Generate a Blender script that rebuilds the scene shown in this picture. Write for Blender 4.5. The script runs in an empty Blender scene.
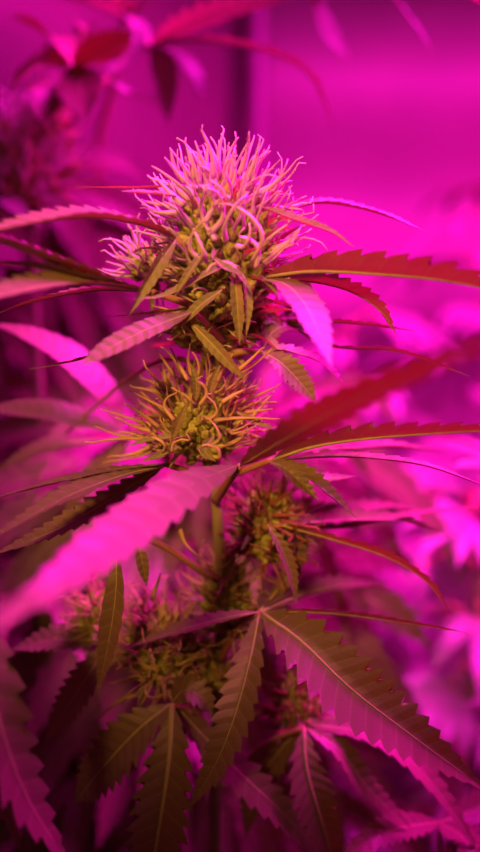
import bpy, bmesh, math, random
from mathutils import Vector, Matrix, noise

S = bpy.context.scene
COL = S.collection
rnd = random.Random(7)

# ------------------------------------------------------------------ camera
FPX = 720.0
CAM = Vector((0.0, -0.22, 0.62))
PITCH = math.radians(12)
FW = Vector((0, math.cos(PITCH), -math.sin(PITCH)))
UP = Vector((0, math.sin(PITCH), math.cos(PITCH)))
RT = Vector((1, 0, 0))
PX = 0.22 / FPX                      # metres per pixel at the stem


def P(px, py, Y=0.0):
    """World point seen at a pixel, on the upright plane y = Y (metres behind the stem)."""
    d = FW + RT * ((px - 240) / FPX) + UP * ((426 - py) / FPX)
    return CAM + d * ((Y - CAM.y) / d.y)


cd = bpy.data.cameras.new('camera')
cam = bpy.data.objects.new('camera', cd)
COL.objects.link(cam)
cam.location = CAM
cam.rotation_euler = (math.radians(90) - PITCH, 0, 0)
cd.sensor_fit = 'VERTICAL'
cd.sensor_height = 36.0
cd.lens = 36.0 * FPX / 852.0
cd.clip_start = 0.005
cd.clip_end = 20
cd.dof.use_dof = True
cd.dof.focus_distance = 0.205
cd.dof.aperture_fstop = 4.0
S.camera = cam

# ------------------------------------------------------------------ materials


def new_mat(name):
    m = bpy.data.materials.new(name)
    m.use_nodes = True
    nt = m.node_tree
    nt.nodes.clear()
    return m, nt, nt.nodes, nt.links


def mth(nt, op, a, b=None, clamp=False):
    n = nt.nodes.new('ShaderNodeMath')
    n.operation = op
    n.use_clamp = clamp
    for i, v in enumerate((a, b)):
        if v is None:
            continue
        if isinstance(v, (int, float)):
            n.inputs[i].default_value = v
        else:
            nt.links.new(v, n.inputs[i])
    return n.outputs[0]


def mixc(nt, fac, a, b):
    n = nt.nodes.new('ShaderNodeMix')
    n.data_type = 'RGBA'
    for sock, v in ((n.inputs[0], fac), (n.inputs[6], a), (n.inputs[7], b)):
        if isinstance(v, (int, float)):
            sock.default_value = v
        elif isinstance(v, tuple):
            sock.default_value = (*v, 1)
        else:
            nt.links.new(v, sock)
    return n.outputs[2]


def leaf_mat(name, c1, c2, vein, trans, tfac=0.35, rough=0.42, spec=0.5, vein_amt=0.5):
    m, nt, N, L = new_mat(name)
    uv = N.new('ShaderNodeUVMap')
    sep = N.new('ShaderNodeSeparateXYZ')
    L.new(uv.outputs[0], sep.inputs[0])
    lat = mth(nt, 'ABSOLUTE', mth(nt, 'SUBTRACT', sep.outputs[0], 0.5))   # 0..0.5
    ph = mth(nt, 'FRACT', mth(nt, 'ADD', sep.outputs[1], 0.2))
    d = mth(nt, 'ABSOLUTE', mth(nt, 'SUBTRACT', ph, 0.5))
    v = mth(nt, 'SUBTRACT', 1.0, mth(nt, 'MULTIPLY', d, 9.0), True)
    hump = mth(nt, 'MULTIPLY', d, 2.0)
    tc = N.new('ShaderNodeTexCoord')
    nz = N.new('ShaderNodeTexNoise')
    nz.inputs['Scale'].default_value = 90
    nz.inputs['Detail'].default_value = 4
    L.new(tc.outputs['Object'], nz.inputs['Vector'])
    fine = N.new('ShaderNodeTexNoise')
    fine.inputs['Scale'].default_value = 1400
    fine.inputs['Detail'].default_value = 2
    L.new(tc.outputs['Object'], fine.inputs['Vector'])
    base = mixc(nt, nz.outputs[0], c1, c2)
    base = mixc(nt, mth(nt, 'MULTIPLY', v, vein_amt), base, vein)
    h = mth(nt, 'ADD', mth(nt, 'MULTIPLY', hump, 0.8), mth(nt, 'MULTIPLY', fine.outputs[0], 0.35))
    bp = N.new('ShaderNodeBump')
    bp.inputs['Strength'].default_value = 0.3
    bp.inputs['Distance'].default_value = 0.0006
    L.new(h, bp.inputs['Height'])
    pr = N.new('ShaderNodeBsdfPrincipled')
    pr.inputs['Roughness'].default_value = rough
    pr.inputs['Specular IOR Level'].default_value = spec
    L.new(base, pr.inputs['Base Color'])
    L.new(bp.outputs[0], pr.inputs['Normal'])
    tr = N.new('ShaderNodeBsdfTranslucent')
    tcol = mixc(nt, mth(nt, 'MULTIPLY', v, 0.4), trans, tuple(x * 0.45 for x in trans))
    L.new(tcol, tr.inputs['Color'])
    L.new(bp.outputs[0], tr.inputs['Normal'])
    mx = N.new('ShaderNodeMixShader')
    mx.inputs[0].default_value = tfac
    L.new(pr.outputs[0], mx.inputs[1])
    L.new(tr.outputs[0], mx.inputs[2])
    out = N.new('ShaderNodeOutputMaterial')
    L.new(mx.outputs[0], out.inputs[0])
    return m


def soft_mat(name, c1, c2, scale=300, rough=0.6, trans=None, tfac=0.3, bump=0.4, dist=0.0004, spec=0.4):
    m, nt, N, L = new_mat(name)
    tc = N.new('ShaderNodeTexCoord')
    nz = N.new('ShaderNodeTexNoise')
    nz.inputs['Scale'].default_value = scale
    nz.inputs['Detail'].default_value = 4
    L.new(tc.outputs['Object'], nz.inputs['Vector'])
    rmp = N.new('ShaderNodeMapRange')
    rmp.inputs[1].default_value = 0.35
    rmp.inputs[2].default_value = 0.65
    L.new(nz.outputs[0], rmp.inputs[0])
    base = mixc(nt, rmp.outputs[0], c1, c2)
    bp = N.new('ShaderNodeBump')
    bp.inputs['Strength'].default_value = bump
    bp.inputs['Distance'].default_value = dist
    L.new(nz.outputs[0], bp.inputs['Height'])
    pr = N.new('ShaderNodeBsdfPrincipled')
    pr.inputs['Roughness'].default_value = rough
    pr.inputs['Specular IOR Level'].default_value = spec
    L.new(base, pr.inputs['Base Color'])
    L.new(bp.outputs[0], pr.inputs['Normal'])
    out = N.new('ShaderNodeOutputMaterial')
    if trans:
        tr = N.new('ShaderNodeBsdfTranslucent')
        tr.inputs['Color'].default_value = (*trans, 1)
        mx = N.new('ShaderNodeMixShader')
        mx.inputs[0].default_value = tfac
        L.new(pr.outputs[0], mx.inputs[1])
        L.new(tr.outputs[0], mx.inputs[2])
        L.new(mx.outputs[0], out.inputs[0])
    else:
        L.new(pr.outputs[0], out.inputs[0])
    return m


M_LEAF = leaf_mat('leaf_green', (0.22, 0.165, 0.10), (0.33, 0.225, 0.15), (0.42, 0.36, 0.20), (0.135, 0.065, 0.008), 0.30)
M_FAR = leaf_mat('leaf_green_neighbours', (0.23, 0.21, 0.19), (0.36, 0.33, 0.30), (0.42, 0.40, 0.3), (0.36, 0.12, 0.10), 0.3, 0.4, 0.5, 0.2)
M_RIB = soft_mat('leaf_rib', (0.45, 0.40, 0.18), (0.52, 0.46, 0.22), 400)
M_STEM = soft_mat('plant_stem', (0.25, 0.24, 0.12), (0.34, 0.25, 0.15), 200, 0.55)
M_PETIOLE = soft_mat('leaf_stalk', (0.42, 0.16, 0.10), (0.40, 0.26, 0.12), 120, 0.5)
M_CALYX = soft_mat('bud_calyx', (0.36, 0.40, 0.09), (0.85, 0.82, 0.28), 900, 0.6, (0.5, 0.35, 0.08), 0.25, 0.9, 0.0006)
M_SUGAR = leaf_mat('sugar_leaf_green', (0.22, 0.26, 0.10), (0.38, 0.36, 0.17), (0.5, 0.45, 0.25), (0.5, 0.28, 0.05), 0.3, 0.5, 0.5, 0.3)
M_HAIR_NEW = soft_mat('pistil_pale', (0.88, 0.68, 0.66), (0.95, 0.80, 0.80), 250, 0.5, (0.8, 0.5, 0.45), 0.3, 0.2)
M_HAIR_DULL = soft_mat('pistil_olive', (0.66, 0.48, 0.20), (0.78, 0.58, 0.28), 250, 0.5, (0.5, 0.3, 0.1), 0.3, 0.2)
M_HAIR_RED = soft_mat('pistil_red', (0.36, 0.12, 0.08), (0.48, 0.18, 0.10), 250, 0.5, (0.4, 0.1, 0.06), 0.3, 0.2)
M_HAIR_OLD = soft_mat('pistil_amber', (0.88, 0.58, 0.34), (0.92, 0.70, 0.46), 250, 0.5, (0.8, 0.45, 0.2), 0.3, 0.2)

# ------------------------------------------------------------------ objects


def link(name, data, parent=None):
    o = bpy.data.objects.new(name, data)
    COL.objects.link(o)
    if parent is not None:
        o.parent = parent
        if parent.parent is None:             # a part under the thing's Empty: its vertices are in world space
            o.location = -parent.location
    return o


def thing(name, loc, label, cat, group=None):
    o = bpy.data.objects.new(name, None)
    o.empty_display_size = 0.02
    COL.objects.link(o)
    o.location = loc
    o['label'] = label
    o['category'] = cat
    if group:
        o['group'] = group
    return o


class MB:
    """Collects geometry for one mesh."""

    def __init__(s):
        s.v, s.f, s.uv, s.mi = [], [], [], []

    def tri(s, idx, uvs=None, mi=0):
        s.f.append(idx)
        s.uv.append(uvs or [(0.5, 0.5)] * len(idx))
        s.mi.append(mi)

    def build(s, name, mats, parent=None, smooth=True):
        me = bpy.data.meshes.new(name)
        me.from_pydata([tuple(p) for p in s.v], [], s.f)
        for m in (mats if isinstance(mats, (list, tuple)) else [mats]):
            me.materials.append(m)
        lay = me.uv_layers.new(name='UVMap')
        i = 0
        for uvs in s.uv:
            for q in uvs:
                lay.data[i].uv = q
                i += 1
        for p, mi in zip(me.polygons, s.mi):
            p.material_index = mi
            p.use_smooth = smooth
        me.update()
        return link(name, me, parent)


def spline(pts, n):
    """Catmull-Rom through pts, n+1 samples evenly spaced in arc length."""
    if len(pts) == 2:
        pts = [pts[0], pts[0].lerp(pts[1], 0.5), pts[1]]
    q = [pts[0] * 2 - pts[1]] + list(pts) + [pts[-1] * 2 - pts[-2]]
    fine = []
    for i in range(1, len(q) - 2):
        a, b, c, d = q[i - 1:i + 3]
        for k in range(16):
            t = k / 16
            fine.append(0.5 * ((2 * b) + (c - a) * t + (2 * a - 5 * b + 4 * c - d) * t * t + (3 * b - a - 3 * c + d) * t ** 3))
    fine.append(pts[-1].copy())
    ln = [0.0]
    for a, b in zip(fine, fine[1:]):
        ln.append(ln[-1] + (b - a).length)
    out, j = [], 0
    for k in range(n + 1):
        s = ln[-1] * k / n
        while j < len(ln) - 2 and ln[j + 1] < s:
            j += 1
        u = (s - ln[j]) / max(1e-9, ln[j + 1] - ln[j])
        out.append(fine[j].lerp(fine[j + 1], min(1, max(0, u))))
    return out, ln[-1]


def tangents(c):
    return [(c[min(i + 1, len(c) - 1)] - c[max(i - 1, 0)]).normalized() for i in range(len(c))]


def tube(mb, pts, r0, r1, n=10, sides=6, flat=1.0, mi=0, tip=False, rmid=None):
    c, _ = spline(pts, n)
    T = tangents(c)
    N = T[0].orthogonal().normalized()
    rows = []
    for i, (p, t) in enumerate(zip(c, T)):
        N = (N - t * N.dot(t)).normalized()
        B = t.cross(N)
        u = i / n
        r = r0 + (r1 - r0) * u
        if rmid:
            r = (r0 * (1 - u) + r1 * u) + (rmid - (r0 + r1) / 2) * math.sin(math.pi * u)
        row = []
        for k in range(sides):
            a = 2 * math.pi * k / sides
            row.append(len(mb.v))
            mb.v.append(p + N * (math.cos(a) * r) + B * (math.sin(a) * r * flat))
        rows.append(row)
    for a, b in zip(rows, rows[1:]):
        for k in range(sides):
            k2 = (k + 1) % sides
            mb.tri((a[k], a[k2], b[k2], b[k]), None, mi)
    mb.tri(tuple(reversed(rows[0])), None, mi)
    mb.tri(tuple(rows[-1]), None, mi)


def prof(t, a=0.72, b=1.15):
    m = a / (a + b)
    return max(0.0, (t ** a) * ((1 - t) ** b) / ((m ** a) * ((1 - m) ** b)))


def blade(name, parent, pts, width, nrm, teeth=13, fold=0.25, mat=None, rib=0.05, depth=0.26, hook=.16, seed=None, ripple=0.025, a=0.72, b=1.15, ribmat=None):
    """A serrated leaflet: pts along the midrib (base to tip), full width in metres, nrm = upper face normal (one, or base and tip)."""
    r = random.Random(seed if seed is not None else rnd.random())
    mat = mat or M_LEAF
    sub = 4
    n = teeth * sub
    c, L = spline(pts, n)
    T = tangents(c)
    n0, n1 = nrm if isinstance(nrm, (list, tuple)) else (nrm, nrm)
    mb = MB()
    lat = (0.0, 0.3, 0.62, 0.85, 1.0)
    hw = width / 2
    ctr = []
    fr = []
    for i in range(n + 1):
        h = n0.lerp(n1, i / n)
        t = T[i]
        N = h - t * h.dot(t)
        if N.length < 1e-5:
            N = t.orthogonal()
        N.normalize()
        fr.append((c[i], t, N, t.cross(N)))
        ctr.append(len(mb.v))
        mb.v.append(c[i])
    phs = r.random() * 6
    for sgn in (-1, 1):
        rows = []
        jit = [1 + r.uniform(-.22, .22) for _ in range(teeth + 2)]
        for i in range(n + 1):
            u = i / n
            p, t, N, B = fr[i]
            k = (i % sub)
            tk = i // sub
            w = hw * prof(min(u, 1), a, b)
            dd = depth * jit[tk]
            tooth = {0: 1 - dd, 1: 1 - dd * 0.62, 2: 1 - dd * 0.25, 3: 1.06}[k]
            row = [ctr[i]]
            for j, f in enumerate(lat[1:]):
                e = w * f * (1 + (tooth - 1) * f ** 3)
                fwd = 0.55 * w * f + (hook * L / teeth * f ** 4 * (1 if k == 3 else 0) if 0 < u < .97 else 0)
                fwd *= min(1, (1 - u) * 4)
                z = e * fold + math.sin(u * 17 + phs + sgn) * ripple * w * f
                q = p + B * (sgn * e * math.cos(fold * 0.8)) + N * z + t * fwd
                row.append(len(mb.v))
                mb.v.append(q)
            rows.append(row)
        for i in range(n):
            for j in range(len(lat) - 1):
                A, Bq = rows[i], rows[i + 1]
                idx = (A[j], A[j + 1], Bq[j + 1], Bq[j])
                uvs = [(0.5 + sgn * lat[j] / 2, i / sub), (0.5 + sgn * lat[j + 1] / 2, i / sub), (0.5 + sgn * lat[j + 1] / 2, (i + 1) / sub), (0.5 + sgn * lat[j] / 2, (i + 1) / sub)]
                if sgn < 0:
                    idx, uvs = tuple(reversed(idx)), uvs[::-1]
                mb.tri(idx, uvs, 0)
    if rib:
        tube(mb, [q - fr[0][2] * (hw * 0.02) for q in c[::sub]], hw * rib * 1.5, hw * rib * 0.3, teeth, 5, 1.0, 1)
    return mb.build(name, [mat, ribmat or M_RIB], parent)


def pxs(lst):
    return [P(*q) for q in lst]


def mm(px, Y=0.0):
    """Metres that span px pixels at depth Y."""
    return px * (Y - CAM.y) / FPX


UPV = Vector((0, 0, 1))
TOCAM = Vector((0, -1, 0.2))


def fan_leaf(plant, petiole, leaflets, name='fan_leaf', r=0.0011, mat=None, **kw):
    """A palmate leaf: its stalk is the part's own mesh, each finger of the leaf a child."""
    mb = MB()
    tube(mb, petiole, r * 1.25, r * 0.8, 12, 7)
    o = mb.build(name, M_PETIOLE, plant)
    for lf in leaflets:
        d = dict(kw)
        d.update(lf[3] if len(lf) > 3 else {})
        blade('leaflet', o, lf[0], lf[1], lf[2], mat=mat, **d)
    return o

# ------------------------------------------------------------------ buds


def pistil(mb, a, b, bend, r0, r1, hook=0.0, n=7):
    d = b - a
    s = d.cross(Vector((rnd.uniform(-1, 1), rnd.uniform(-1, 1), rnd.uniform(-1, 1)))).normalized()
    L = d.length
    pts = [a, a + d * 0.35 + s * (bend * L), a + d * 0.72 + s * (bend * 0.8 * L), b]
    if hook:
        pts.append(b + d * 0.08 + s * (hook * L))
    tube(mb, pts, r0, r1, n, 5, 0.6)


def calyx(mb, base, d, L, r):
    d = d.normalized()
    q = d.orthogonal().normalized()
    q = Matrix.Rotation(rnd.random() * 6.28, 3, d) @ q
    bcv = d.cross(q)
    sides, rows = 7, []
    bend = q * (L * rnd.uniform(-.15, .15))
    for i, (u, w) in enumerate(((0, .5), (.15, .9), (.35, 1), (.55, .8), (.75, .45), (.9, .2), (1, .05))):
        row = []
        for k in range(sides):
            a = 6.2832 * k / sides
            row.append(len(mb.v))
            mb.v.append(base + d * (L * u) + bend * u * u + q * (math.cos(a) * r * w) + bcv * (math.sin(a) * r * w))
        rows.append(row)
    for a, b in zip(rows, rows[1:]):
        for k in range(sides):
            mb.tri((a[k], a[(k + 1) % sides], b[(k + 1) % sides], b[k]))


def bud(plant, c, rx, rz, n_cal, hair, explicit, n_hair, hair_len, r_hair=(0.00045, 0.00012), name='bud', cal=0.0075, n_single=40, up=0.55, front=True, curl=.25, keep=None, sugar=(), n_sugar=0, sug_len=.012):
    """c centre, rx / rz radii; explicit = (base, tip) pairs of the hairs that show as outline; the rest grow from the calyxes."""
    mb = MB()
    tips = []
    for i in range(n_cal):
        z = 1 - 2 * (i + 0.5) / n_cal
        a = i * 2.39996 + rnd.uniform(-.2, .2)
        rr = math.sqrt(max(0, 1 - z * z))
        d = Vector((math.cos(a) * rr, math.sin(a) * rr, z))
        base = c + Vector((d.x * rx, d.y * rx, d.z * rz)) * 0.62
        dirn = (Vector((d.x, d.y, d.z * .6)) + UPV * up + Vector((rnd.uniform(-.3, .3), rnd.uniform(-.3, .3), rnd.uniform(-.2, .3)))).normalized()
        L = cal * rnd.uniform(.7, 1.25)
        calyx(mb, base, dirn, L, L * rnd.uniform(.26, .36))
        tips.append((base + dirn * L * .92, dirn))
    # the core the calyxes sit on
    cm = MB()
    k0 = len(mb.v)
    for i in range(9):
        th = math.pi * i / 8
        for k in range(12):
            ph = 6.2832 * k / 12
            mb.v.append(c + Vector((math.sin(th) * math.cos(ph) * rx, math.sin(th) * math.sin(ph) * rx, math.cos(th) * rz)) * 0.66)
    for i in range(8):
        for k in range(12):
            mb.tri((k0 + i * 12 + k, k0 + (i + 1) * 12 + k, k0 + (i + 1) * 12 + (k + 1) % 12, k0 + i * 12 + (k + 1) % 12))
    o = mb.build(name, M_CALYX, plant)
    for s in sugar:
        blade('sugar_leaf', o, s[0], s[1] * .78, s[2], **{**dict(teeth=9, mat=M_SUGAR, fold=.5, depth=.07, ripple=.06, rib=.09), **(s[3] if len(s) > 3 else {})})
    for i in range(n_sugar):
        z = rnd.uniform(-.9, .75)
        a = i * 2.39996
        rr = math.sqrt(1 - z * z)
        d = Vector((math.cos(a) * rr, math.sin(a) * rr, z))
        b0 = c + Vector((d.x * rx, d.y * rx, d.z * rz)) * .6
        dd = (Vector((d.x, d.y, d.z * .5)) + UPV * rnd.uniform(-.1, .8)).normalized()
        ln = sug_len * rnd.uniform(.7, 1.3)
        blade('sugar_leaf', o, [b0, b0 + dd * ln * .5, b0 + dd * ln - UPV * ln * rnd.uniform(0, .35)], ln * rnd.uniform(.16, .24), UPV + d * -.6, teeth=5, mat=M_SUGAR, fold=.6, depth=.06)
    singles = 0
    for a, b, *q in explicit:
        hb = MB()
        w = q[0] if q else 1.0
        if w > 1.45:                      # the fat curled ones over the front
            pistil(hb, a, b, rnd.choice((-1, 1)) * rnd.uniform(.22, .4), r_hair[0] * 1.25, r_hair[1] * 1.5, rnd.choice((-1, 1)) * rnd.uniform(.15, .35), 14)
        else:
            pistil(hb, a, b, rnd.uniform(-.14, .14), r_hair[0] * 1.4 * w, r_hair[1] * w, rnd.uniform(-.08, .08), 9)
        hb.build('pistil', hair, o)
        singles += 1
    many = MB()
    cand = [q for q in tips if keep is None or keep(q[1], (q[0] - c).z / rz, (q[0] - c).x / rx)]
    rnd.shuffle(cand)
    if front:
        cand.sort(key=lambda q: q[1].y + rnd.uniform(-.5, .5))
    for i in range(n_hair):
        tp, d = cand[i % len(cand)]
        L = hair_len * rnd.uniform(.55, 1.15)
        b = tp + (d + Vector((rnd.uniform(-.55, .55), rnd.uniform(-.5, .4), rnd.uniform(-.25, .5)))).normalized() * L
        if singles < n_single:
            hb = MB()
            pistil(hb, tp - d * .001, b, rnd.uniform(-curl, curl), *r_hair, rnd.uniform(-curl, curl) * .8)
            hb.build('pistil', hair, o)
            singles += 1
        else:
            pistil(many, tp - d * .001, b, rnd.uniform(-curl, curl), *r_hair, rnd.uniform(-curl, curl) * .8)
    if many.v:
        s = many.build('fine_pistils', hair, o)
        s['kind'] = 'stuff'
    return o

# ================================================================== the plant in focus
plant = thing('cannabis_plant', (P(220, 850, .004).x, .004, 0), 'flowering cannabis plant in sharp focus with two hairy pale buds at its top', 'plant')
mb = MB()
tube(mb, [Vector((P(220, 850, .004).x, .004, 0)), P(218, 1000, .004), P(216, 760, .004), P(222, 600, .004), P(215, 460, .004), P(222, 330, .003), P(226, 220, .0)], .0042, .0016, 40, 10)
mb.build('stem', M_STEM, plant)

Y0 = -0.004
# ---- crown bud
exp = []
for tx, ty, bx, by, w in (
        (166, 159, 185, 182, 1), (171, 150, 184, 180, 1.1), (150, 178, 190, 200, 1.2), (185, 141, 194, 180, 1), (190, 152, 200, 184, 1), (201, 129, 214, 178, 1.1),
        (207, 146, 208, 185, 1), (196, 144, 210, 176, 1), (224, 129, 219, 170, 1.1), (219, 143, 222, 180, 1), (213, 140, 215, 178, 1), (228, 145, 228, 180, 1), (249, 135, 239, 175, 1.1),
        (254, 138, 243, 170, 1), (260, 140, 247, 180, 1), (268, 153, 248, 185, 1.1), (278, 162, 255, 190, 1), (288, 171, 260, 196, 1.1), (290, 181, 262, 195, 1),
        (291, 194, 262, 202, 1), (300, 209, 268, 205, 1), (296, 213, 262, 212, 1), (309, 231, 272, 250, 1), (309, 247, 275, 258, 1), (303, 238, 270, 254, .9), (296, 262, 262, 262, 1),
        (140, 200, 180, 204, 1.1), (143, 208, 180, 212, 1.1), (158, 180, 184, 205, 1.2), (168, 184, 190, 190, 1), (150, 212, 182, 220, 1), (182, 216, 205, 218, 1.4),
        (236, 150, 232, 190, 1), (242, 158, 234, 195, 1), (262, 172, 240, 198, 1), (272, 184, 246, 202, 1), (178, 170, 196, 200, 1.2), (188, 165, 200, 196, 1.3), (206, 168, 212, 200, 1.3)):
    y = Y0 + rnd.uniform(-.008, .008)
    exp.append((P(bx, by, y), P(tx, ty, y + rnd.uniform(-.006, .004)), w))
# thick curled hairs over the front
for chain in ((205, 190, 215, 240), (216, 192, 208, 235), (228, 196, 205, 222), (240, 200, 226, 240), (232, 205, 252, 262), (238, 236, 256, 268), (200, 224, 208, 262), (196, 235, 205, 258), (212, 265, 240, 282), (250, 230, 236, 246)):
    y = Y0 - .020
    exp.append((P(chain[2], chain[3], y + .004), P(chain[0], chain[1], y), 1.6))
sug = [
    (pxs([(258, 206, -.014), (300, 222, -.016), (330, 232, -.018), (354, 247, -.02)]), mm(15), UPV + Vector((0, -.5, 0)), dict(fold=.6)),
    (pxs([(175, 186, -.006), (130, 188, -.01), (75, 187, -.014)]), mm(9), UPV, dict(fold=.4)),
    (pxs([(176, 196, -.012), (150, 194, -.016), (121, 191, -.02)]), mm(13), UPV + Vector((0, -.4, 0)), dict(fold=.5)),
    (pxs([(176, 240, -.018), (160, 262, -.022), (143, 290, -.024), (129, 316, -.026)]), mm(18), Vector((.7, -.7, .6)), dict(fold=.75)),
    (pxs([(232, 262, -.016), (205, 276, -.02), (165, 296, -.024), (134, 299, -.028)]), mm(14), UPV + Vector((0, -.6, 0)), dict(fold=.5)),
    (pxs([(234, 268, -.018), (237, 300, -.02), (240, 346, -.021)]), mm(16), TOCAM, dict(fold=.5)),
    (pxs([(243, 274, -.014), (247, 300, -.018), (246, 338, -.02)]), mm(13), Vector((.6, -1, .2)), dict(fold=.6)),
    (pxs([(215, 305, -.012), (165, 312, -.016), (106, 317, -.02)]), mm(12), UPV, dict(fold=.4)),
    (pxs([(190, 322, -.018), (214, 346, -.021), (232, 366, -.022), (248, 382, -.022)]), mm(17), Vector((-.4, -1, .4)), dict(fold=.45)),
    (pxs([(205, 250, -.020), (188, 275, -.023), (172, 300, -.024)]), mm(11), Vector((-.3, -1, .3)), dict(fold=.6)),
    (pxs([(222, 290, -.018), (200, 306, -.02), (176, 330, -.021)]), mm(15), Vector((-.2, -1, .5)), dict(fold=.5)),
    (pxs([(210, 255, -.022), (224, 268, -.024), (238, 275, -.024), (250, 290, -.024)]), mm(12), Vector((.2, -.6, 1)), dict(fold=.5)),
    (pxs([(250, 262, -.010), (290, 272, -.012), (318, 268, -.012)]), mm(10), UPV, dict(fold=.4)),
]
bud(plant, P(226, 256, 0), mm(60), mm(96), 300, M_HAIR_NEW, exp, 150, mm(40), (0.00075, 0.00022), cal=.0056, n_single=100, sugar=sug, keep=lambda d, z, x: z > .2 or (abs(x) > .5 and z > -.35) or rnd.random() < .12, n_sugar=44, sug_len=.014)

# ---- pale hairs of the bud half hidden behind, left of the crown
exp = [(P(bx, by, .006), P(tx, ty, .002), 1) for tx, ty, bx, by in ((104, 250, 140, 262), (108, 262, 140, 272), (112, 240, 145, 262), (100, 270, 135, 275), (125, 238, 150, 262), (140, 236, 155, 262), (118, 255, 150, 275), (130, 262, 148, 282))]
bud(plant, P(152, 268, .008), mm(22), mm(24), 30, M_HAIR_NEW, exp, 50, mm(28), (0.0006, .0002), cal=.0045, n_single=20, n_sugar=4)

# ---- leafy lower end of the crown bud
exp = [(P(bx, by, -.002), P(tx, ty, -.010), 1) for tx, ty, bx, by in ((255, 322, 240, 318), (212, 330, 232, 322), (196, 330, 214, 326), (258, 345, 240, 335), (170, 340, 195, 335))]
bud(plant, P(215, 330, .010), mm(50), mm(38), 90, M_HAIR_OLD, exp, 14, mm(24), (.0005, .00016), curl=.5, cal=.006, n_single=19, n_sugar=46, sug_len=.017)

# ---- second bud
exp = []
for tx, ty, bx, by in ((90, 443, 150, 440), (98, 427, 146, 437), (104, 410, 150, 425), (127, 405, 160, 428), (132, 387, 168, 400), (145, 366, 176, 398), (110, 456, 150, 446), (107, 462, 155, 450),
                       (133, 392, 172, 412), (158, 352, 180, 384), (163, 348, 184, 380), (172, 350, 188, 380), (190, 346, 192, 376), (194, 354, 196, 380), (200, 350, 202, 378), (208, 356, 206, 380),
                       (278, 386, 225, 408), (273, 393, 250, 420), (275, 419, 214, 420), (271, 409, 246, 412), (240, 433, 222, 418), (270, 351, 240, 372), (262, 348, 238, 370), (250, 372, 222, 392),
                       (254, 386, 222, 402), (274, 402, 236, 404), (262, 430, 232, 424), (222, 362, 214, 386), (232, 356, 218, 382), (141, 378, 172, 396), (120, 432, 152, 446), (118, 418, 156, 432), (266, 441, 240, 436), (268, 424, 240, 426)):
    y = Y0 + rnd.uniform(-.012, .004)
    exp.append((P(bx, by, y), P(tx, ty, y + rnd.uniform(-.01, .002)), 1))
for chain in ((206, 395, 208, 420), (210, 420, 212, 445), (205, 445, 220, 458), (190, 440, 172, 452), (150, 425, 162, 445), (196, 380, 200, 405), (150, 436, 164, 452), (178, 392, 174, 420)):
    exp.append((P(chain[2], chain[3], Y0 - .018), P(chain[0], chain[1], Y0 - .02), 1.5))
sug = [
    (pxs([(172, 440, -.020), (180, 420, -.023), (188, 400, -.024)]), mm(11), TOCAM, dict(fold=.5)),
    (pxs([(196, 402, -.016), (196, 380, -.018), (190, 362, -.018)]), mm(11), TOCAM, dict(fold=.5)),
    (pxs([(208, 400, -.018), (214, 378, -.02), (222, 362, -.02)]), mm(10), TOCAM, dict(fold=.5)),
    (pxs([(214, 436, -.02), (205, 450, -.024), (216, 462, -.026)]), mm(13), TOCAM, dict(fold=.5)),
    (pxs([(180, 446, -.016), (160, 456, -.02), (140, 462, -.024)]), mm(12), UPV + TOCAM, dict(fold=.5)),
    (pxs([(236, 412, -.012), (258, 424, -.014), (276, 428, -.014)]), mm(11), UPV + TOCAM, dict(fold=.5)),
    (pxs([(180, 436, -.018), (150, 440, -.02), (128, 446, -.022)]), mm(10), UPV + TOCAM, dict(fold=.5)),
]
bud(plant, P(203, 428, 0), mm(50), mm(50), 240, M_HAIR_OLD, exp, 190, mm(34), (0.00060, 0.00018), cal=.0040, n_single=100, sugar=sug, keep=lambda d, z, x: z > .55 or abs(x) > .45 or rnd.random() < .15, n_sugar=16, sug_len=.011)

# ---- the lower buds, in the plant's own shade
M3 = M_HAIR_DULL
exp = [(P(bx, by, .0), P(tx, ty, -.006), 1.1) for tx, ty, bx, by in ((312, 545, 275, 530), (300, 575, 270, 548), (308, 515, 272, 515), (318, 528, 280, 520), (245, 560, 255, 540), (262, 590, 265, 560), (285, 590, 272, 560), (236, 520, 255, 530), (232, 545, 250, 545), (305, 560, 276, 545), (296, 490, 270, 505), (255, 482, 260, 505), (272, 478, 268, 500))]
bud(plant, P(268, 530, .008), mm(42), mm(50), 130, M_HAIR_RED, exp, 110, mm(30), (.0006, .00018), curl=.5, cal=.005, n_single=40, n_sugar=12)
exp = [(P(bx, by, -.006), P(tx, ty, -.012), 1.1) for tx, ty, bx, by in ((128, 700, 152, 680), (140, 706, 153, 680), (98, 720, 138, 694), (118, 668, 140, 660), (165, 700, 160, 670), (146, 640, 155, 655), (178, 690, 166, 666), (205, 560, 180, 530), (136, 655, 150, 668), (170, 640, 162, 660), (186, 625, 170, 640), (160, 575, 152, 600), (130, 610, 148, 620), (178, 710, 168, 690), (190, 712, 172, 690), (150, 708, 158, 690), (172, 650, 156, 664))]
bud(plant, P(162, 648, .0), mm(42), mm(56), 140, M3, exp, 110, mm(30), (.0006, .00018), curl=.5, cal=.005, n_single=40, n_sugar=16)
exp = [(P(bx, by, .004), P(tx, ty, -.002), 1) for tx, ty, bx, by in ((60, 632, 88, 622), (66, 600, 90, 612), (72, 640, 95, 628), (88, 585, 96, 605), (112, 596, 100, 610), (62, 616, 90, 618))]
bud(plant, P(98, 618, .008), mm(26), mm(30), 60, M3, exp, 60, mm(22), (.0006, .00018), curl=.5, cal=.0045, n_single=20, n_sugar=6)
exp = [(P(bx, by, -.002), P(tx, ty, -.008), 1) for tx, ty, bx, by in ((215, 600, 222, 580), (236, 660, 232, 630), (205, 650, 220, 625), (202, 615, 218, 605), (240, 560, 230, 570), (246, 600, 234, 595))]
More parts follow.
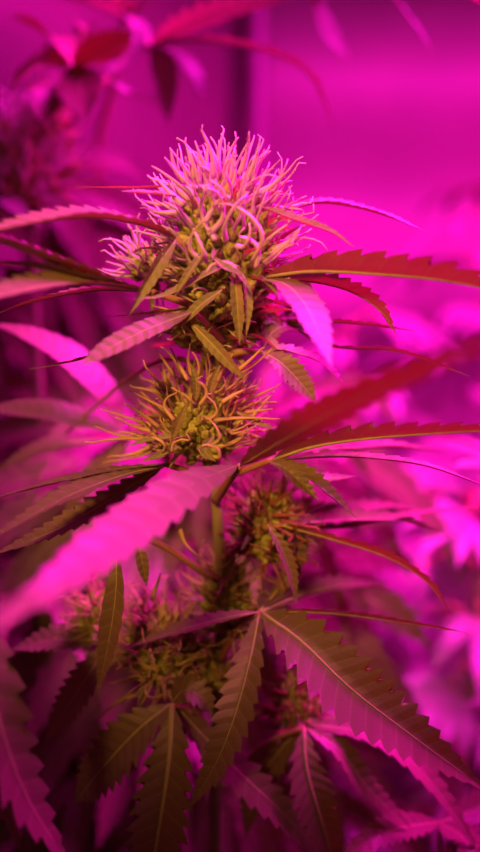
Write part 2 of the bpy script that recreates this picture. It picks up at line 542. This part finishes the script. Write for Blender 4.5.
bud(plant, P(226, 600, .004), mm(24), mm(60), 80, M3, exp, 70, mm(28), (.0006, .00018), curl=.5, cal=.005, n_single=20, n_sugar=10)
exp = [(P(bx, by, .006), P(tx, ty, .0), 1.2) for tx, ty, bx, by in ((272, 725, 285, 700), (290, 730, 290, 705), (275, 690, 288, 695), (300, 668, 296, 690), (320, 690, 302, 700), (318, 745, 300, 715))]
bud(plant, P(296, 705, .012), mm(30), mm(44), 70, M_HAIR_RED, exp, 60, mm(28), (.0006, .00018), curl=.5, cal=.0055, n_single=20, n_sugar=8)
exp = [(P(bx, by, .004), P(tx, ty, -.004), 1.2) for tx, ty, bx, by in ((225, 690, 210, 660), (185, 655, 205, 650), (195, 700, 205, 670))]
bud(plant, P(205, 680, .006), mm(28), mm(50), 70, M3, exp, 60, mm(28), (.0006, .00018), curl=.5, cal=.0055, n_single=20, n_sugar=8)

# ---- fan leaves of the plant in focus -------------------------------------
Vv = Vector
# left, level with the crown bud
fan_leaf(plant, pxs([(220, 300, .0), (200, 262, -.012), (176, 238, -.016)]), [
    (pxs([(176, 238, -.016), (140, 224, -.024), (80, 217, -.034), (0, 231, -.044), (-60, 250, -.05)]), .013, Vv((0, -.25, 1)), dict(teeth=17, fold=.3)),
])
fan_leaf(plant, pxs([(222, 320, .0), (190, 305, -.014), (152, 292, -.018)]), [
    (pxs([(152, 292, -.018), (110, 283, -.026), (55, 262, -.036), (-10, 238, -.046), (-70, 222, -.052)]), .014, Vv((.15, -.1, 1)), dict(teeth=16, fold=.32)),
    (pxs([(150, 293, -.018), (105, 284, -.03), (50, 285, -.044), (-15, 300, -.056), (-60, 315, -.06)]), .015, Vv((0, -.35, 1)), dict(teeth=15)),
    (pxs([(152, 293, -.018), (90, 282, -.03), (40, 268, -.036), (-20, 262, -.04)]), .010, Vv((0, .15, 1)), dict(teeth=14)),
    (pxs([(152, 292, -.016), (100, 290, -.012), (40, 300, -.008), (0, 312, -.004)]), .010, Vv((0, -.1, 1)), dict(teeth=14)),
])
fan_leaf(plant, pxs([(222, 340, .0), (205, 322, -.014), (192, 312, -.02)]), [
    (pxs([(192, 312, -.02), (150, 328, -.03), (115, 345, -.036), (82, 364, -.042)]), .0064, Vv((.5, -.6, 1)), dict(teeth=11, fold=.15, depth=.06, b=.75)),
    (pxs([(190, 314, -.016), (130, 342, -.014), (80, 360, -.012), (29, 369, -.01)]), .005, Vv((0, .25, 1)), dict(teeth=10)),
])
# right, level with the crown bud
fan_leaf(plant, pxs([(226, 300, .0), (245, 250, .004), (280, 212, .004)]), [
    (pxs([(280, 212, .004), (315, 203, .006), (350, 206, .008), (390, 217, .008), (427, 232, .006)]), .0088, Vv((0, -.25, 1)), dict(teeth=15)),
])
fan_leaf(plant, pxs([(226, 310, .0), (240, 285, -.008), (264, 277, -.012)]), [
    (pxs([(264, 277, -.012), (310, 271, -.018), (380, 274, -.026), (450, 281, -.034), (540, 300, -.04)]), .0165, Vv((0, .46, 1)), dict(teeth=12, fold=.35, depth=.3, hook=.4)),
    (pxs([(268, 279, -.01), (315, 282, -.012), (352, 292, -.012), (380, 310, -.012), (396, 334, -.012)]), .011, Vv((-.1, .3, 1)), dict(teeth=13, fold=.3)),
    (pxs([(262, 279, -.014), (285, 284, -.022), (305, 304, -.034), (320, 335, -.046), (332, 368, -.055)]), .0100, Vv((.2, -.6, 1)), dict(teeth=11, fold=.12, depth=.1)),
])
fan_leaf(plant, pxs([(224, 340, .004), (250, 325, .006), (285, 320, .008)]), [
    (pxs([(285, 320, .008), (330, 322, .006), (370, 325, .004), (416, 331, .002)]), .008, Vv((0, .1, 1)), dict(teeth=13)),
    (pxs([(285, 322, .008), (320, 343, .004), (350, 349, .002), (400, 352, .0), (470, 376, -.004)]), .008, Vv((0, .15, 1)), dict(teeth=14)),
    (pxs([(283, 322, .008), (262, 318, .006), (250, 335, .004), (248, 352, .002)]), .010, Vv((0, -1, 1)), dict(teeth=9)),
    (pxs([(284, 320, .010), (300, 300, .012), (290, 292, .010), (262, 300, .006)]), .010, Vv((0, -1, 1)), dict(teeth=9)),
])
fan_leaf(plant, pxs([(220, 360, .0), (240, 352, -.004), (262, 352, -.006)]), [
    (pxs([(262, 352, -.006), (280, 362, -.01), (298, 380, -.012), (318, 404, -.014)]), .0085, Vv((-.2, -.8, 1)), dict(teeth=11)),
    (pxs([(262, 352, -.004), (285, 350, -.004), (320, 362, -.004), (345, 384, -.006)]), .0085, Vv((-.1, -.2, 1)), dict(teeth=11)),
    (pxs([(262, 350, -.002), (275, 330, .004), (300, 325, .008), (330, 332, .010)]), .009, Vv((-.1, -.9, 1)), dict(teeth=11)),
])
# the big leaf that comes towards the camera
fan_leaf(plant, pxs([(216, 500, .0), (228, 482, -.014), (240, 466, -.024)]), [
    (pxs([(240, 466, -.024), (300, 430, -.056), (380, 387, -.088), (470, 350, -.110), (560, 318, -.118)]), .0118, Vv((.25, .45, 1)), dict(teeth=15, fold=.12, depth=.24, rib=.02)),
    (pxs([(238, 465, -.024), (198, 481, -.042), (150, 512, -.062), (100, 549, -.082), (50, 587, -.098), (-50, 655, -.112)]), .0138, Vv((.25, -.34, 1)), dict(teeth=13, fold=.06, depth=.2, rib=.02)),
], r=.0013)
# right, behind the big red finger
fan_leaf(plant, pxs([(218, 480, .002), (245, 470, -.004), (272, 460, -.010)]), [
    (pxs([(272, 460, -.010), (310, 447, -.016), (360, 439, -.022), (420, 434, -.028), (520, 428, -.034)]), .0160, Vv((0, .42, 1)), dict(teeth=12, fold=.3, depth=.3, hook=.4)),
    (pxs([(272, 461, -.010), (320, 457, -.014), (370, 458, -.018), (430, 467, -.022), (500, 492, -.024)]), .0075, Vv((0, .05, 1)), dict(teeth=15)),
    (pxs([(272, 462, -.010), (300, 472, -.016), (328, 494, -.02), (357, 519, -.022)]), .0075, Vv((.2, -.2, 1)), dict(teeth=11, fold=.5)),
    (pxs([(270, 462, -.012), (285, 468, -.018), (302, 484, -.022), (319, 501, -.024)]), .006, Vv((-.2, -.6, 1)), dict(teeth=9, fold=.5)),
    (pxs([(272, 462, -.008), (300, 478, -.006), (330, 478, -.004), (358, 476, -.004)]), .006, Vv((0, -.4, 1)), dict(teeth=9)),
    (pxs([(272, 460, -.006), (330, 450, .012), (390, 447, .028), (450, 452, .04)]), .017, UPV, {}),  # this and the next two level fingers are added to shade the foliage below
    (pxs([(272, 460, -.006), (320, 448, .020), (365, 444, .045), (410, 448, .07)]), .018, UPV, {}),
    (pxs([(272, 460, -.006), (300, 447, .024), (325, 443, .055), (350, 446, .085)]), .017, UPV, {}),
])
# left, under the second bud
fan_leaf(plant, pxs([(216, 480, .002), (190, 472, -.008), (165, 464, -.014)]), [
    (pxs([(165, 464, -.014), (110, 472, -.022), (60, 482, -.03), (-20, 502, -.036)]), .008, Vv((0, .1, 1)), dict(teeth=15)),
    (pxs([(164, 466, -.014), (120, 476, -.026), (60, 500, -.038), (-20, 545, -.046)]), .010, Vv((0, -.15, 1)), dict(teeth=15)),
    (pxs([(164, 466, -.012), (110, 500, -.018), (60, 528, -.024), (-10, 556, -.028)]), .010, Vv((.1, -.4, 1)), dict(teeth=15)),
])
# left, behind: broad leaf catching the lamp
fan_leaf(plant, pxs([(216, 372, .006), (170, 358, .016), (130, 378, .03), (100, 402, .044), (66, 434, .052)]), [], name='leaf_stalk', r=.0008)
fan_leaf(plant, pxs([(218, 470, .006), (180, 445, .03), (128, 428, .06)]), [
    (pxs([(122, 430, .048), (108, 395, .048), (72, 357, .048), (30, 334, .048), (-12, 322, .048)]), .0150, Vv((.3, -.5, 1)), dict(teeth=13, fold=.05, depth=.06, rib=.02)),
    (pxs([(122, 431, .048), (80, 418, .048), (40, 409, .046), (-30, 408, .046)]), .0125, Vv((.3, -.5, 1)), dict(teeth=13, fold=.05, depth=.08, rib=.02)),
    (pxs([(128, 431, .06), (90, 440, .054), (40, 450, .048), (-15, 478, .044)]), .0115, Vv((0, -.4, 1)), dict(teeth=13)),
    (pxs([(130, 430, .062), (118, 450, .06), (90, 480, .058), (60, 520, .056)]), .0125, Vv((0, -.7, 1)), dict(teeth=13)),
])
# lower right
fan_leaf(plant, pxs([(222, 560, .002), (250, 535, .0), (282, 525, -.004)]), [
    (pxs([(282, 525, -.004), (335, 540, -.006), (385, 556, -.008), (425, 580, -.01), (448, 609, -.01)]), .0115, Vv((.2, .45, 1)), dict(teeth=13)),
    (pxs([(282, 524, .0), (340, 528, .012), (410, 515, .022), (490, 505, .03)]), .0085, Vv((0, .1, 1)), dict(teeth=15)),
    (pxs([(268, 525, -.012), (280, 545, -.014), (290, 570, -.015), (296, 604, -.016)]), .0052, Vv((.5, -1, .3)), dict(teeth=11, fold=.5)),
    (pxs([(282, 524, .0), (330, 515, .02), (380, 508, .045), (430, 512, .065)]), .018, UPV, {}),  # three level fingers added to keep lamp light off the lower leaves
    (pxs([(282, 524, .0), (310, 508, .025), (335, 502, .055), (355, 505, .08)]), .017, UPV, {}),
    (pxs([(282, 525, -.002), (340, 520, .008), (400, 520, .018), (450, 535, .025)]), .014, UPV, {}),
    (pxs([(282, 526, -.002), (300, 548, .0), (285, 580, .002), (262, 612, .004)]), .006, Vv((0, -1, .5)), dict(teeth=11)),
])
fan_leaf(plant, pxs([(220, 660, .002), (240, 625, -.006), (259, 613, -.014)]), [
    (pxs([(259, 614, -.014), (250, 660, -.024), (235, 715, -.032), (215, 765, -.036), (188, 810, -.036)]), .0125, Vv((-.45, -1, .2)), dict(teeth=14, fold=.3)),
    (pxs([(262, 613, -.014), (300, 640, -.024), (350, 688, -.034), (415, 738, -.042), (500, 800, -.05)]), .0205, Vv((.1, -1, .5)), dict(teeth=17, fold=.28, depth=.26, hook=.05, a=.6, b=1.35)),
    (pxs([(262, 611, -.012), (330, 613, -.014), (400, 622, -.016), (469, 633, -.016)]), .0095, Vv((0, .5, 1)), dict(teeth=15)),
    (pxs([(262, 611, -.012), (310, 592, .010), (355, 585, .030), (395, 590, .05)]), .017, UPV, {}),  # two wide fingers added as shade for the lowest leaves
    (pxs([(260, 611, -.012), (285, 585, .016), (310, 572, .044), (330, 572, .07)]), .017, UPV, {}),
    (pxs([(258, 612, -.014), (225, 618, -.016), (180, 630, -.018), (120, 650, -.014)]), .008, Vv((0, -.1, 1)), dict(teeth=13)),
])
fan_leaf(plant, pxs([(216, 740, .002), (195, 712, -.008), (172, 704, -.016)]), [
    (pxs([(172, 704, -.016), (170, 750, -.024), (162, 810, -.03), (150, 880, -.034), (140, 930, -.034)]), .0190, Vv((-.15, -1, .2)), dict(teeth=15, fold=.2, rib=.075)),
    (pxs([(170, 704, -.016), (140, 728, -.02), (105, 765, -.022), (72, 806, -.02)]), .0170, Vv((-.3, -.9, .7)), dict(teeth=13, fold=.15)),
    (pxs([(174, 704, -.012), (205, 738, -.012), (245, 778, -.014), (285, 815, -.016), (335, 870, -.018)]), .0120, Vv((.3, -.9, .6)), dict(teeth=14, fold=.18)),
    (pxs([(172, 702, -.018), (185, 690, -.022), (205, 700, -.024), (212, 716, -.024)]), .009, Vv((.2, -.8, .9)), dict(teeth=9)),
])
fan_leaf(plant, pxs([(216, 690, .002), (160, 655, .0), (112, 640, -.002)]), [
    (pxs([(112, 640, -.002), (95, 665, -.006), (72, 700, -.008), (45, 742, -.008)]), .0125, Vv((-.3, -.9, .7)), dict(teeth=12, fold=.15)),
    (pxs([(110, 638, .0), (80, 640, .002), (50, 640, .002), (10, 650, .002)]), .011, Vv((0, -.6, 1)), dict(teeth=11)),
])
fan_leaf(plant, pxs([(216, 580, .002), (150, 540, -.012), (116, 548, -.022)]), [
    (pxs([(116, 548, -.022), (116, 590, -.026), (109, 640, -.027), (97, 696, -.026)]), .0070, Vv((-.25, -1, .2)), dict(teeth=9, fold=.35, depth=.03)),
    (pxs([(136, 538, -.024), (141, 556, -.026), (147, 587, -.027)]), .0036, Vv((.2, -1, .2)), dict(teeth=7, fold=.4, depth=.03)),
])
fan_leaf(plant, pxs([(218, 790, .004), (265, 745, .0), (304, 728, -.006)]), [
    (pxs([(304, 728, -.006), (306, 765, -.012), (318, 810, -.016), (340, 880, -.018)]), .0150, Vv((.05, -1, .4)), dict(teeth=14, fold=.16, rib=.07)),
    (pxs([(306, 728, -.004), (340, 750, -.008), (370, 790, -.01), (414, 831, -.01)]), .0095, Vv((.3, -.6, .9)), dict(teeth=13, fold=.22)),
    (pxs([(308, 724, .0), (370, 735, -.006), (425, 775, -.014), (485, 860, -.02)]), .0105, Vv((.3, -.4, 1)), dict(teeth=14)),
    (pxs([(306, 722, .004), (350, 715, .01), (400, 722, .014), (450, 740, .016)]), .009, Vv((0, -.2, 1)), dict(teeth=13)),
    (pxs([(302, 728, .0), (280, 750, .002), (255, 790, .002), (245, 840, .0)]), .012, Vv((0, -1, .6)), dict(teeth=13)),
])

# ================================================================== neighbours
CAT = 'plant'


def fan(plant, hub, stalk_from, axis, nrm, L, wid, n, spread, droop, mat=M_FAR, teeth=9, seed=0):
    """A whole fan leaf of a neighbouring plant."""
    r = random.Random(seed)
    axis = axis.normalized()
    nrm = (nrm - axis * nrm.dot(axis)).normalized()
    side = axis.cross(nrm)
    lf = []
    for k in range(n):
        q = (k - (n - 1) / 2) / max(1, (n - 1) / 2)
        ang = q * spread
        d = axis * math.cos(ang) + side * math.sin(ang)
        ln = L * (1 - .5 * abs(q) ** 1.4) * r.uniform(.9, 1.08)
        dr = -UPV * (droop * ln)
        pts = [hub, hub + d * (ln * .35) + dr * .06, hub + d * (ln * .7) + dr * .32, hub + d * (ln * .95) + dr * .85]
        lf.append((pts, wid * (1 - .3 * abs(q)) * r.uniform(.9, 1.1), nrm, dict(teeth=teeth, fold=r.uniform(.08, .25), seed=r.random())))
    mid = stalk_from.lerp(hub, .5) + UPV * .01
    return fan_leaf(plant, [stalk_from, mid, hub], lf, mat=mat, r=.0013)


def bush(x, y, h, label, n, seed, top_bud=False, zmin=.2, L=(.09, .13), hang=.35, group=None, mat=M_FAR, face=-.35, wid=1.0, roof=False):
    r = random.Random(seed)
    t = thing('cannabis_plant', (x, y, 0), label, CAT, group)
    mb = MB()
    tube(mb, [Vector((x, y, 0)), Vector((x + r.uniform(-.01, .01), y, h * .5)), Vector((x, y + r.uniform(-.01, .01), h))], .006, .002, 14, 8)
    mb.build('stem', M_STEM, t)
    for i in range(n):
        u = (i + .5) / n
        if roof:
            u = u ** .5
        z = zmin + (h - zmin) * u
        a = i * 2.4 + r.uniform(-.3, .3)
        out = Vector((math.cos(a), math.sin(a), r.uniform(.0, .35)))
        pl = r.uniform(.04, .08) * (1.15 - .5 * u)
        st = Vector((x, y, z))
        back = 1 - .6 * max(0, -out.y)          # shorter where the next plant stands in front
        hub = st + out * pl * back
        fc = face * (1 - .6 * u ** 2) if roof else face
        hg = hang * (1 - .6 * u) if roof else hang
        ax = Vector((out.x, out.y, r.uniform(-.35, .1)))
        fan(t, hub, st, ax, UPV + Vector((r.uniform(-.3, .3), fc + r.uniform(-.3, .3), 0)), r.uniform(*L) * back, r.uniform(.017, .023) * wid * (.4 + .6 * back), r.choice((5, 7, 7)), r.uniform(1.1, 1.5), hg * r.uniform(.6, 1.4), seed=seed * 100 + i, mat=mat)
    if top_bud:
        bud(t, Vector((x, y, h)), .016, .028, 46, M_HAIR_OLD, [], 40, .013, (.0006, .0002), cal=.009, n_single=16)
    return t


# right side, behind
bush(.15, .20, .50, 'blurred bright pink cannabis plant just behind and right of the focused one', 22, 11)
bush(.34, .36, .60, 'out of focus pink cannabis plant at the right edge, below the tent wall', 22, 12)
bush(.10, .44, .58, 'out of focus cannabis plant seen between the focused bud and the right-hand plants', 22, 13)
bush(.28, .60, .72, 'tall out of focus cannabis plant far behind on the right, close to the tent wall', 20, 15, zmin=.35)
t = bush(.16, .02, .50, 'pink leafed cannabis plant at the bottom right corner, its leaves crossing the lower right edge', 9, 14, L=(.06, .08), zmin=.2)
for k, (hx, hy, hz) in enumerate(((.125, -.03, .555), (.14, .04, .56), (.175, .0, .57), (.19, .07, .57), (.21, -.05, .575), (.13, -.09, .545), (.125, .075, .535), (.16, -.02, .53), (.17, .05, .535), (.135, .01, .52))):  # unseen leaves added beyond the right edge to shade the lower plant
    fan(t, Vector((hx, hy, hz)), Vector((.16, .02, .50)), Vector((hx - .165, hy - .01, .02)), UPV + Vector((.25, .1, 0)), .062, .020, 7, 1.9, .15, seed=900 + k)
fan_leaf(t, pxs([(440, 900, .02), (440, 850, .01), (440, 822, .0)]), [
    (pxs([(440, 822, .0), (400, 828, -.01), (370, 840, -.018), (330, 868, -.022)]), .0105, Vv((0, -.5, 1)), {}),
    (pxs([(440, 822, .0), (470, 812, .004), (500, 800, .008), (540, 795, .01)]), .0125, Vv((0, -.5, 1)), {}),
    (pxs([(440, 823, .0), (460, 835, -.012), (470, 850, -.02), (480, 880, -.026)]), .0125, Vv((0, -.5, 1)), {}),
])
# left side, behind
bush(-.03, .125, .55, 'shadowed cannabis plant close behind the focused one, darkest leaves in the picture', 56, 21, zmin=.15, mat=M_LEAF, face=-4, hang=1.1, wid=1.1, roof=True)
bush(-.17, .23, .68, 'dim cannabis plant in the left background beside the shaded tent side', 58, 22, zmin=.2, mat=M_LEAF, face=-4, hang=1.1, wid=1.25, roof=True)
# left: the plant with the blurred bud
bx = P(28, 200, .16)
t = thing('cannabis_plant', (bx.x, .16, 0), 'blurred cannabis plant at upper left with a hairy orange-pink bud', CAT)
mb = MB()
tube(mb, [Vector((bx.x, .16, 0)), Vector((bx.x, .16, .4)), P(32, 200, .16), P(55, 110, .16), P(75, 65, .16)], .005, .0018, 24, 8)
mb.build('stem', M_STEM, t)
bud(t, P(18, 170, .15), .019, .030, 60, M_HAIR_NEW, [], 160, .014, (.0010, .0003), cal=.008, n_single=20)
bud(t, P(50, 150, .16), .010, .04, 50, M_HAIR_OLD, [], 30, .011, (.0007, .0002), cal=.010, n_single=10)
H = P(72, 66, .15)
fan_leaf(t, [P(50, 125, .16), P(60, 95, .155), H], [
    (pxs([(72, 66, .15), (45, 62, .14), (25, 75, .13), (10, 92, .125)]), .022, Vv((0, .5, 1)), {}),
    (pxs([(72, 66, .15), (95, 55, .14), (115, 45, .135), (135, 30, .13)]), .020, Vv((0, .5, 1)), {}),
    (pxs([(72, 66, .15), (80, 88, .13), (84, 105, .12), (86, 122, .115)]), .024, Vv((0, -1, .5)), {}),
    (pxs([(72, 66, .15), (60, 88, .14), (48, 105, .13), (40, 125, .12)]), .020, Vv((0, -1, .1)), {}),
    (pxs([(72, 66, .15), (62, 48, .16), (40, 30, .17), (10, 15, .18)]), .018, Vv((0, .3, 1)), {}),
    (pxs([(72, 66, .15), (76, 45, .17), (85, 30, .18), (70, 18, .19)]), .018, Vv((0, .3, 1)), {}),
], mat=M_LEAF, teeth=9)
fan_leaf(t, [P(45, 150, .16), P(75, 118, .155), P(108, 78, .16)], [
    (pxs([(108, 78, .16), (122, 62, .165), (130, 45, .17), (140, 25, .18)]), .018, Vv((0, -.6, 1)), {}),
    (pxs([(108, 78, .16), (125, 92, .16), (140, 96, .16), (165, 106, .16)]), .013, Vv((0, -.3, 1)), {}),
], mat=M_FAR, teeth=9)
fan_leaf(t, [P(35, 190, .16), P(20, 205, .15), P(5, 195, .14)], [
    (pxs([(5, 195, .14), (12, 205, .11), (22, 215, .09), (40, 226, .08)]), .010, Vv((0, -.3, 1)), {}),
    (pxs([(5, 195, .14), (-10, 190, .13), (-25, 195, .12), (-45, 210, .11)]), .012, Vv((0, -.3, 1)), {}),
], mat=M_FAR, teeth=9)
for i in range(9):
    a = i * 2.4 + .5
    st = Vector((bx.x, .16, .30 + .025 * i))
    out = Vector((math.cos(a), math.sin(a), .2))
    fan(t, st + out * .05, st, Vector((out.x, out.y, -.15)), UPV + Vector((0, -.3, 0)), .09, .018, 5, 1.3, .4, seed=500 + i, mat=M_LEAF)

# the tall plant whose top leaf crosses the upper edge
bx = P(100, 300, .30)
t = thing('cannabis_plant', (bx.x, .30, 0), 'tall blurred cannabis plant behind, its long leaf drooping along the top of the picture', CAT)
mb = MB()
tube(mb, [Vector((bx.x, .30, 0)), Vector((bx.x, .30, .4)), P(99, 200, .29), P(102, 120, .28), P(120, 60, .26), P(130, -40, .25)], .0062, .0022, 24, 8)
mb.build('stem', M_PETIOLE, t)
fan_leaf(t, [P(120, 62, .26), P(135, 52, .22), P(150, 46, .18)], [
    (pxs([(150, 46, .18), (190, 42, .16), (245, 46, .14), (300, 66, .13), (322, 96, .13), (335, 134, .13)]), .017, Vv((-.1, .0, 1)), {}),
    (pxs([(150, 46, .18), (190, 25, .16), (235, 10, .15), (295, -2, .14)]), .018, Vv((0, .3, 1)), {}),
    (pxs([(150, 46, .18), (166, 70, .17), (170, 95, .165), (168, 125, .16)]), .018, Vv((-.7, -.7, .4)), {}),
    (pxs([(150, 46, .18), (180, 60, .17), (195, 78, .165), (205, 100, .16)]), .014, Vv((.3, -.6, 1)), {}),
    (pxs([(150, 46, .18), (130, 20, .2), (95, 5, .22), (50, -10, .24)]), .018, Vv((0, .2, 1)), {}),
], mat=M_FAR, teeth=11)
fan_leaf(t, [P(128, -20, .25), P(230, -60, .22), P(330, -50, .2)], [
    (pxs([(330, -50, .2), (375, -20, .18), (405, 12, .17), (434, 52, .16)]), .009, Vv((.3, -.2, 1)), {}),
    (pxs([(330, -50, .2), (310, -20, .22), (320, 20, .24), (350, 60, .25)]), .022, Vv((.2, -1, .6)), {}),
    (pxs([(330, -50, .2), (420, -30, .2), (460, -10, .2), (500, 10, .2)]), .016, Vv((.2, -.2, 1)), {}),
], mat=M_FAR, teeth=9)
for i in range(10):
    a = i * 2.4 + 1.1
    st = Vector((bx.x, .30, .26 + .03 * i))
    out = Vector((math.cos(a), math.sin(a), .2))
    fan(t, st + out * .05, st, Vector((out.x, out.y, -.15)), UPV + Vector((0, -.3, 0)), .10, .02, 5, 1.3, .4, seed=700 + i, mat=M_LEAF)

r_ = random.Random(3)
top = P(130, -40, .25)
for gx in (-.34, -.25, -.16, -.07, .02, .085, .135):  # leaves added above the view to shade the left background
    for gy in (.09, .17, .23, .30, .38):
        if gx > .05 and gy > .25 or gx > 0 and gy < .1 or -.1 < gx < .05 and gy == .17:
            continue
        hub = Vector((gx + r_.uniform(-.02, .02), gy + r_.uniform(-.02, .02), .775 + max(-.01, (gy - .13) * .36) + r_.uniform(0, .015)))
        ax = Vector((r_.uniform(-1, 1), r_.uniform(-.6, 1), .05))
        fan(t, hub, top + Vector((0, 0, r_.uniform(-.03, .0))), ax, UPV, .10, .026, 7, 1.6, .08, seed=800 + int(gx * 100) * 10 + int(gy * 100), mat=M_LEAF)

# near left: finger of a leaf reaching into the lower left corner
bx = P(-190, 800, -.05)
t = thing('cannabis_plant', (bx.x, -.05, 0), 'cannabis plant at lower left of which one reddish-pink toothed leaf hangs into view', CAT)
mb = MB()
tube(mb, [Vector((bx.x, -.05, 0)), Vector((bx.x, -.05, .3)), P(-185, 560, -.05), P(-180, 450, -.05)], .0045, .002, 20, 8)
mb.build('stem', M_STEM, t)
fan_leaf(t, pxs([(-185, 600, -.05), (-100, 590, -.055), (-35, 585, -.06)]), [
    (pxs([(-35, 585, -.06), (-15, 655, -.066), (2, 730, -.068), (28, 800, -.066), (72, 868, -.062)]), .0150, Vv((.45, -.5, 1)), dict(teeth=10, fold=.16, depth=.36)),
    (pxs([(-35, 585, -.06), (-60, 660, -.07), (-80, 740, -.075), (-90, 800, -.075)]), .015, Vv((0, -.8, .8)), {}),
    (pxs([(-35, 585, -.055), (-10, 690, -.04), (-5, 760, -.03), (20, 850, -.02)]), .014, Vv((.2, -.8, .8)), {}),
], mat=M_LEAF)

# ================================================================== the tent


def sheet(name, pts, label_mat, nu, nv, bulge):
    mb = MB()
    a, b, c, d = pts
    nrm = (b - a).cross(d - a).normalized()
    for j in range(nv + 1):
        for i in range(nu + 1):
            u, v = i / nu, j / nv
            p = (a.lerp(b, u)).lerp(d.lerp(c, u), v)
            mb.v.append(p + nrm * bulge(u, v))
    for j in range(nv):
        for i in range(nu):
            k = j * (nu + 1) + i
            mb.tri((k, k + 1, k + nu + 2, k + nu + 1), [(i / nu, j / nv)] * 4)
    o = mb.build(name, label_mat)
    o['kind'] = 'structure'
    return o


M_WALL_SHADED = soft_mat('tent_fabric_shaded', (0.12, 0.08, 0.075), (0.15, 0.10, 0.09), 6, 0.6, None, 0, .05, .002, .2)  # shade of the grazing-lit left wall put into its base colour
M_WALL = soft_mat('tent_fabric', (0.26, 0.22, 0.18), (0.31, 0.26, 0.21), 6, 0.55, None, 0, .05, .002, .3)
M_SOIL = soft_mat('soil', (0.035, 0.025, 0.018), (0.07, 0.05, 0.035), 40, .9, None, 0, .8, .01)
XC, YC = P(252, 300, .85).x, .85
wob = lambda u, v: .028 * math.cos(6.2832 * (v * 1.5 - .585) / .29 + u * .8) + .012 * math.sin(u * 9 + v * 4)
wobl = lambda u, v: .010 * math.sin(v * 9 + u * 2) + .012 * math.sin(u * 17 + v * 4)
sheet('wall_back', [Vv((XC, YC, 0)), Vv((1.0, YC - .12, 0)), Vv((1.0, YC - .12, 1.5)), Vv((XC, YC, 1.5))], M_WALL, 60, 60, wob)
sheet('wall_left', [Vv((-.62, -.1, 0)), Vv((XC, YC, 0)), Vv((XC, YC, 1.5)), Vv((-.62, -.1, 1.5))], M_WALL_SHADED, 60, 60, wobl)
sheet('floor', [Vv((-1.0, -.8, 0)), Vv((1.2, -.8, 0)), Vv((1.2, 1.1, 0)), Vv((-1.0, 1.1, 0))], M_SOIL, 40, 40, lambda u, v: .004 * noise.noise(Vector((u * 30, v * 30, 0))))

M_POLE = soft_mat('pole_steel', (0.15, 0.09, 0.10), (0.19, 0.12, 0.13), 60, .4)
px_ = P(258, 100, .76).x
t = thing('tent_pole', (px_, .76, 0), 'dark upright tent pole in the corner of the pink tent, behind the crown bud', 'pole')
mb = MB()
tube(mb, [Vv((px_, .76, 0)), Vv((px_, .76, .7)), Vv((px_, .76, 1.45))], .013, .013, 4, 16)
mb.build('tube', M_POLE, t)
mb = MB()
tube(mb, [Vv((px_, .76, 1.40)), Vv((px_, .76, 1.44)), Vv((px_, .76, 1.48))], .017, .017, 2, 16)
mb.build('corner_joint', M_POLE, t)

# ================================================================== light
def area(name, loc, target, size, energy, col, sy=None):
    l = bpy.data.lights.new(name, 'AREA')
    l.energy = energy
    l.color = col
    l.size = size
    if sy:
        l.shape = 'RECTANGLE'
        l.size_y = sy
    o = bpy.data.objects.new(name, l)
    COL.objects.link(o)
    o.location = loc
    o.rotation_euler = (Vector(target) - Vector(loc)).to_track_quat('-Z', 'Y').to_euler()
    return o


area('grow_lamp', (.28, .19, 1.03), (.23, .19, 0), .42, 36, (1, .004, .68), .42)
l = bpy.data.lights.new('room_lamp', 'SPOT')
l.energy = 21
l.color = (1, .42, .09)
l.spot_size = math.radians(19.5)
l.spot_blend = 1
l.shadow_soft_size = .05
o = bpy.data.objects.new('room_lamp', l)
COL.objects.link(o)
o.location = (-.14, -.52, .92)
o.rotation_euler = (P(206, 375, 0) - o.location).to_track_quat('-Z', 'Y').to_euler()
w = bpy.data.worlds.new('world')
S.world = w
w.use_nodes = True
w.node_tree.nodes['Background'].inputs[0].default_value = (1, .36, .14, 1)
w.node_tree.nodes['Background'].inputs[1].default_value = .028

vs = S.view_settings
vs.view_transform = 'Standard'
vs.look = 'None'
vs.gamma = 1
vs.exposure = 0
vs.use_curve_mapping = False
S.cycles.use_denoising = True
S.cycles.max_bounces = 8
S.cycles.diffuse_bounces = 1
S.cycles.sample_clamp_indirect = 6
